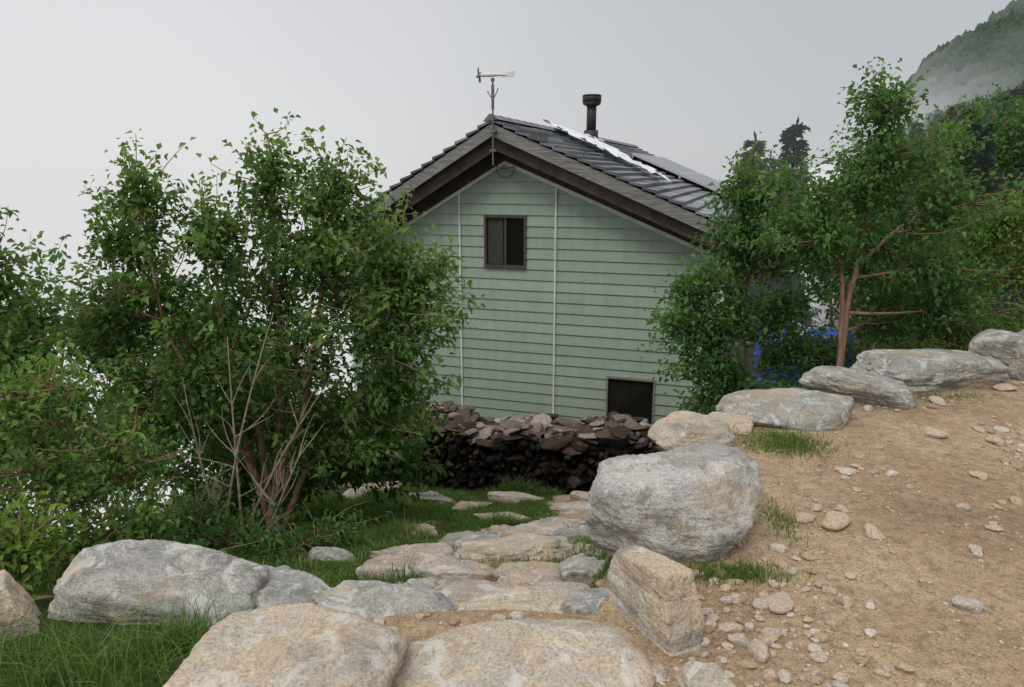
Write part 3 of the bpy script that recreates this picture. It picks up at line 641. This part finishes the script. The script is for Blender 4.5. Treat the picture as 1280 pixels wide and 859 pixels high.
tree('alder_bush',(4.9,10.8,Hs(4.9,10.8)),[[(4.6,10.8,.8)],[(5.4,10.8,1.6)],[(6.7,10.8,2.)]],
 [(4.5,10.8,.6,.8,.6,.9,90),(5.3,10.8,1.35,.8,.6,.75,90),(6.4,10.8,1.75,.9,.6,.6,95),(7.5,10.8,2.1,.9,.6,.7,90),(5.,10.6,.2,.9,.5,.7,80),(6.5,10.6,.8,1.,.5,.7,90),(7.7,10.6,.8,.9,.5,.8,70)],
 lsize=.09,lmat=L_right,seed=33,lper=24,trad=.04,spread=.09,bias=-.14)
# fir trees
def firgeo(h,seed):
    r=np.random.default_rng(seed)
    P=[];Dn=[];S=[]
    z=h*.05
    while z<h*.985:
        f=1-z/h; L_=(.045+.33*f**.8)*h*.62
        for i in range(int(6+6*f)):
            a=r.uniform(0,6.28); l=L_*r.uniform(.6,1.15); n=int(5+34*l/h*2.2); z_=z+r.normal()*.012*h
            t=np.linspace(.05,1,n); ex=l*t
            zz_=z_+ .12*l*t-.30*l*t*t+ (.14*l*np.maximum(t-.7,0))
            pos=np.stack([np.cos(a)*ex,np.sin(a)*ex,zz_],1)
            for sgn in (-1,1):
                dv=np.stack([np.cos(a+sgn*.8)+0*t,np.sin(a+sgn*.8)+0*t,-.25+.35*r.random(n)],1)+r.normal(size=(n,3))*.22
                P.append(pos); Dn.append(dv); S.append((.052*h*(1.15-t*.7))*r.uniform(.7,1.2,n))
        z+=h*.026*r.uniform(.7,1.3)
    n=8; P.append(np.stack([0*np.arange(n),0*np.arange(n),h*(.9+.1*np.arange(n)/n)],1)); Dn.append(r.normal(size=(n,3))*.3+[0,0,1.]); S.append(np.full(n,.04*h))
    return np.vstack(P),np.vstack(Dn),np.concatenate(S)
def leafgeo(P_,D_,S_,wid,r):
    n=len(P_); d=D_/np.linalg.norm(D_,axis=1)[:,None]; nn=r.normal(size=(n,3))*.5+[0,0,1]
    sd=np.cross(d,nn); sd/=np.linalg.norm(sd,axis=1)[:,None]; s=S_[:,None]
    V=np.stack([P_,P_+d*s*.5+sd*s*wid*.5,P_+d*s-np.array([0,0,.12])*s,P_+d*s*.5-sd*s*wid*.5],1).reshape(-1,3); b=np.arange(n)[:,None]*4
    return V,np.concatenate([b+[0,1,2],b+[0,2,3]],1).reshape(-1,3)
firm=[]
for i in range(3):
    r=np.random.default_rng(40+i); P_,D_,S_=firgeo(1.,40+i); V,T_=leafgeo(P_,D_,S_,.36,r)
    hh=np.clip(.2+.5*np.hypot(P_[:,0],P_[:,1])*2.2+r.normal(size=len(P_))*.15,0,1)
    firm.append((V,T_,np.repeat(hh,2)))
def fir(x,y,top,i,name='fir_tree',wd=.9,zb_=None):
    z=Hs(x,y)-.1 if zb_ is None else zb_; h=top-z; V,T_,rr=firm[i%3]
    E_=empty(name,(x,y,z),i*1.7); ob=mk('foliage',V*np.array([h*wd,h*wd,h]),T_,[L_fir],E_,rr)
    mb=MB(); mb.tube([(0,0,-.2),(0,0,h*.5),(0,0,h*.97)],[.03*h,.018*h,.004],7); mb.make('trunk',M_bark2,E_)
for i,(px,y,top,wd) in enumerate([(940,19,2.5,.8),(990,17,2.75,.8),(962,21,2.1,.8),(1220,9.6,2.25,.8),(1262,12.5,3.0,.9),(1310,10.5,2.9,.95),(1185,14,2.85,.9),(1285,16,3.5,.9),(1150,14,2.2,.8),(1235,17,3.3,.9),(1205,19,3.3,.9)]):
    fir(xr(px,y)*.96,y,top,i,wd=wd)
# forest mass on the slope
mbV=[];mbT=[];mbR=[];nv=0; r=np.random.default_rng(77)
c=0
while c<230:
    y=15+70*r.random()**1.4; x=y*r.uniform(.45,.98)
    z=Hs(x,y); h=r.uniform(2.4,4.6)*(1+y/110)
    cap_=.065+.07*min(1,max(0,(x/y-.5)/.2))
    if x/y<.5 : cap_=.035
    if (z+h-1.6)/y>cap_: 
        h=cap_*y+1.6-z
        if h<1.2: 
            c+=.3; continue
    V,T_,rr=firm[int(r.integers(3))]
    if r.random()<.5:
        n=1500; d=r.normal(size=(n,3)); d/=np.linalg.norm(d,axis=1)[:,None]
        lob=.75+.35*vn(d*2.2+c,3); P_=d*lob[:,None]*np.array([.42,.42,.42])*(r.random(n)**.3)[:,None]+[0,0,.55]
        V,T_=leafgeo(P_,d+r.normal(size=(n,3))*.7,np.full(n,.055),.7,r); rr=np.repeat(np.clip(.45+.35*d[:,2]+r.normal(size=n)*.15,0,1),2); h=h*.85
    V=rotz(V*h,r.uniform(0,6))+np.array([x,y,z-.2]); mbV.append(V); mbT.append(T_+nv); mbR.append(rr); nv+=len(V); c+=1
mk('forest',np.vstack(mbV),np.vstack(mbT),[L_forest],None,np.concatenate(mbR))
# mountain flank behind the forest, its mist painted into the material as emission
ga=np.linspace(.44,1.7,900); gd=np.linspace(0,1,260); GA,GD=np.meshgrid(ga,gd)
my=70+GD*55; mx=GA*my
rat=np.interp(GA,[.42,.47,.50,.53,.58,.645,.75,1.,1.7],[.03,.06,.10,.145,.172,.215,.27,.36,.5])
rat0=-.06
prof=np.sin(GD*np.pi/2)
mz=1.6+my*(rat0+(rat-rat0)*prof)
pp=np.stack([mx,my,mz*.3],-1).reshape(-1,3)
bumpy=(np.abs(fbm(pp*.55,3,4))*-2.6+fbm(pp*1.5,3,8)*1.7+fbm(pp*.12,3,14)*1.6).reshape(mx.shape)
mz=mz+bumpy*.8
ii=np.arange(mx.size).reshape(mx.shape)
m,nt,o=newmat('forest_slope_painted_mist'); k=N(nt); v=k.obj()
c_=k.ramp(k.noise(v,.9,5,.75),[(.35,(.008,.02,.008)),(.55,(.03,.065,.022)),(.72,(.08,.13,.045))])
s=k.pbr(c_,.95,k.bump(k.noise(v,1.2,3,.7),1.,.8),.05)
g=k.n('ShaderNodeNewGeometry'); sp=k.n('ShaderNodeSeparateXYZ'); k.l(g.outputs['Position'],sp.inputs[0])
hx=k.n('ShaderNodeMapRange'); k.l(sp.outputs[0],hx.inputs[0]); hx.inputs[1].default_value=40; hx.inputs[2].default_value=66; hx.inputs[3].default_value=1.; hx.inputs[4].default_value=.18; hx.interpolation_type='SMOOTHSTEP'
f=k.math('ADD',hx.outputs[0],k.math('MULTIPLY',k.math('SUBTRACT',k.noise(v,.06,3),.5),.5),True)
em=k.n('ShaderNodeEmission'); em.inputs[0].default_value=(.53,.545,.57,1)  # glowing mist colour, painted more strongly towards the left
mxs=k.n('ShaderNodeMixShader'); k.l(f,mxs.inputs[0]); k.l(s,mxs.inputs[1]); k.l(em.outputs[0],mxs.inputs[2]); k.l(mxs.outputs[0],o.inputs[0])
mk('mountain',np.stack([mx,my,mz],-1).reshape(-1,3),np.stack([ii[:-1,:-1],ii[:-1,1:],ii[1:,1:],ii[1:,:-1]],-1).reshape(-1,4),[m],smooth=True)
# storage platform with blue drums beside the hut
M_blue=simple('blue_plastic',(.03,.085,.30),.45,.4,0,.2)
M_plank=simple('pale_plank',(.42,.30,.19),.8,.2,0,.4,6,.3,(1,8,8))
PL=empty('timber_platform',(3.7,9.3,0)); mb=MB()
for i in range(7): mb.box((-.75,-.5+i*.145,-1.34),(.75,-.5+i*.145+.135,-1.30))
for sx in (-.7,.62):
    for sy in (-.46,.4): mb.box((sx,sy,-3.),(sx+.08,sy+.08,-1.342))
mb.box((-.74,-.52,-1.44),(.74,-.505,-1.31)); mb.make('deck_and_posts',M_plank,PL)
for (x,y) in ((3.42,9.2),(4.1,9.3)):
    E_=empty('blue_barrel',(x,y,-1.298)); mb=MB()
    zs=[0,.02,.28,.30,.33,.35,.58,.60,.63,.65,.86,.9]; rs=[.26,.29,.29,.31,.31,.29,.29,.31,.31,.29,.28,.25]
    mb.tube([(0,0,z) for z in zs],rs,24); mb.tube([(.12,0,.9),(.12,0,.93)],.035,10); mb.make('drum',M_blue,E_,False)
# ---------------------------------------------------------------- grass
def blades(name,pts,h,w,seed,lean=.5,bias=0):
    r=np.random.default_rng(seed); n=len(pts); a=r.uniform(0,6.28,n); h=h*(.6+.8*r.random(n))
    la=r.uniform(0,6.28,n); ld=np.stack([np.cos(la),np.sin(la),0*la],1)*(lean*h*r.random(n))[:,None]
    sd=np.stack([np.cos(a),np.sin(a),0*a],1)*w*.5; up=np.array([0,0,1])*h[:,None]
    v0=pts-sd;v1=pts+sd;v2=pts+up*.55+ld*.35-sd*.8;v3=pts+up*.55+ld*.35+sd*.8;v4=pts+up*.93+ld*1.1
    V=np.stack([v0,v1,v2,v3,v4],1).reshape(-1,3); b=np.arange(n)[:,None]*5
    T=np.concatenate([b+[0,1,3],b+[0,3,2],b+[2,3,4]],1).reshape(-1,3)
    tn=fbm(pts*1.8,2,77)*.35
    mk(name,V,T,[L_grass],None,np.repeat(np.clip(r.normal(.45+bias,.2,n)+tn,0,1),3))
r=np.random.default_rng(3)
x=r.uniform(-3.2,1.4,140000); y=2.7+r.random(140000)**.8*6.1; g=grassmask(x,y); nn_=fbm(np.stack([x*2.2,y*2.2,0*x],1),4,31)
keep=(r.random(len(x))<g*ss(-.35,.15,nn_))&(y>np.interp(x,EX,EY)+.3); x=x[keep];y=y[keep];nn_=nn_[keep]
blades('grass',np.stack([x,y,H(x,y)-.005],1),.035+.13*ss(-.1,.6,nn_),.007,4,1.1,.08)
def tuft(name,cx,cy,rx,ry,n,h0,h1,seed,lean=.7,w=.005):
    r=np.random.default_rng(seed); x=cx+r.normal(size=n)*rx; y=cy+r.normal(size=n)*ry
    blades(name,np.stack([x,y,H(x,y)-.01],1),r.uniform(h0,h1,n),w,seed,lean,.1)
tuft('grass_tuft',-1.42,2.12,.22,.08,650,.06,.17,51,1.6,.004)
tuft('grass_tuft',-1.14,2.28,.08,.05,300,.06,.16,57,1.5,.004)
tuft('grass_tuft',-1.75,2.2,.15,.05,260,.05,.13,59,1.4,.004)
tuft('grass_tuft',.90,2.74,.11,.04,1300,.02,.06,52,.8,.004)
tuft('grass_tuft',1.26,3.2,.04,.10,450,.02,.05,53,.8,.004)
tuft('grass_tuft',1.62,4.15,.13,.10,2600,.015,.06,54,.8,.004)
tuft('grass_tuft',3.0,5.02,.25,.05,700,.015,.045,55,.8,.004)
tuft('grass_tuft',.42,3.35,.1,.1,500,.04,.1,56)
tuft('grass_tuft',1.1,4.6,.35,.1,900,.04,.12,58)
tuft('grass_tuft',-.2,3.45,.35,.06,900,.03,.09,60)
tuft('grass_tuft',.25,4.15,.3,.08,900,.03,.09,61)
# ---------------------------------------------------------------- light, world, camera
w=bpy.data.worlds.new('World'); sc.world=w; w.use_nodes=True; nt=w.node_tree; nt.nodes.clear(); k=N(nt)
o=k.n('ShaderNodeOutputWorld'); sky=k.n('ShaderNodeTexSky'); sky.sky_type='NISHITA'; sky.sun_disc=False
b1=k.n('ShaderNodeBackground'); k.l(sky.outputs[0],b1.inputs[0]); b1.inputs[1].default_value=.1
tc=k.n('ShaderNodeTexCoord').outputs['Generated']; sp=k.n('ShaderNodeSeparateXYZ'); k.l(tc,sp.inputs[0])
t=k.math('ADD',sp.outputs[0],k.math('MULTIPLY',k.math('SUBTRACT',k.noise(tc,1.6,3,.5),.5),.55)); t=k.math('ADD',t,k.math('MULTIPLY',sp.outputs[2],.25))
mr=k.n('ShaderNodeMapRange'); k.l(t,mr.inputs[0]); mr.inputs[1].default_value=-.45; mr.inputs[2].default_value=.5; mr.interpolation_type='SMOOTHSTEP'
col=k.mix(mr.outputs[0],(.77,.77,.78),(.53,.54,.565))
zen=k.n('ShaderNodeMapRange'); k.l(sp.outputs[2],zen.inputs[0]); zen.inputs[1].default_value=.25; zen.inputs[2].default_value=.95; zen.inputs[3].default_value=1.; zen.inputs[4].default_value=2.3
b2=k.n('ShaderNodeBackground'); k.l(col,b2.inputs[0]); k.l(zen.outputs[0],b2.inputs[1])
mx_=k.n('ShaderNodeMixShader'); mx_.inputs[0].default_value=.93; k.l(b1.outputs[0],mx_.inputs[1]); k.l(b2.outputs[0],mx_.inputs[2]); k.l(mx_.outputs[0],o.inputs[0])
sl=bpy.data.lights.new('sun','SUN'); sl.energy=1.2; sl.angle=math.radians(20); sl.color=(1,.96,.9)
so=bpy.data.objects.new('sun',sl); sc.collection.objects.link(so)
el,az=math.radians(52),math.radians(205)
sky.sun_elevation=el; sky.sun_rotation=az
d=Vector((math.sin(az)*math.cos(el),math.cos(az)*math.cos(el),math.sin(el))); so.rotation_euler=d.to_track_quat('Z','Y').to_euler()
cam=bpy.data.cameras.new('camera'); co=bpy.data.objects.new('camera',cam); sc.collection.objects.link(co)
co.location=(0,0,1.6); co.rotation_euler=(math.radians(90-13),0,0); cam.sensor_width=36; cam.lens=26; cam.clip_end=2000; cam.clip_start=.05
sc.camera=co
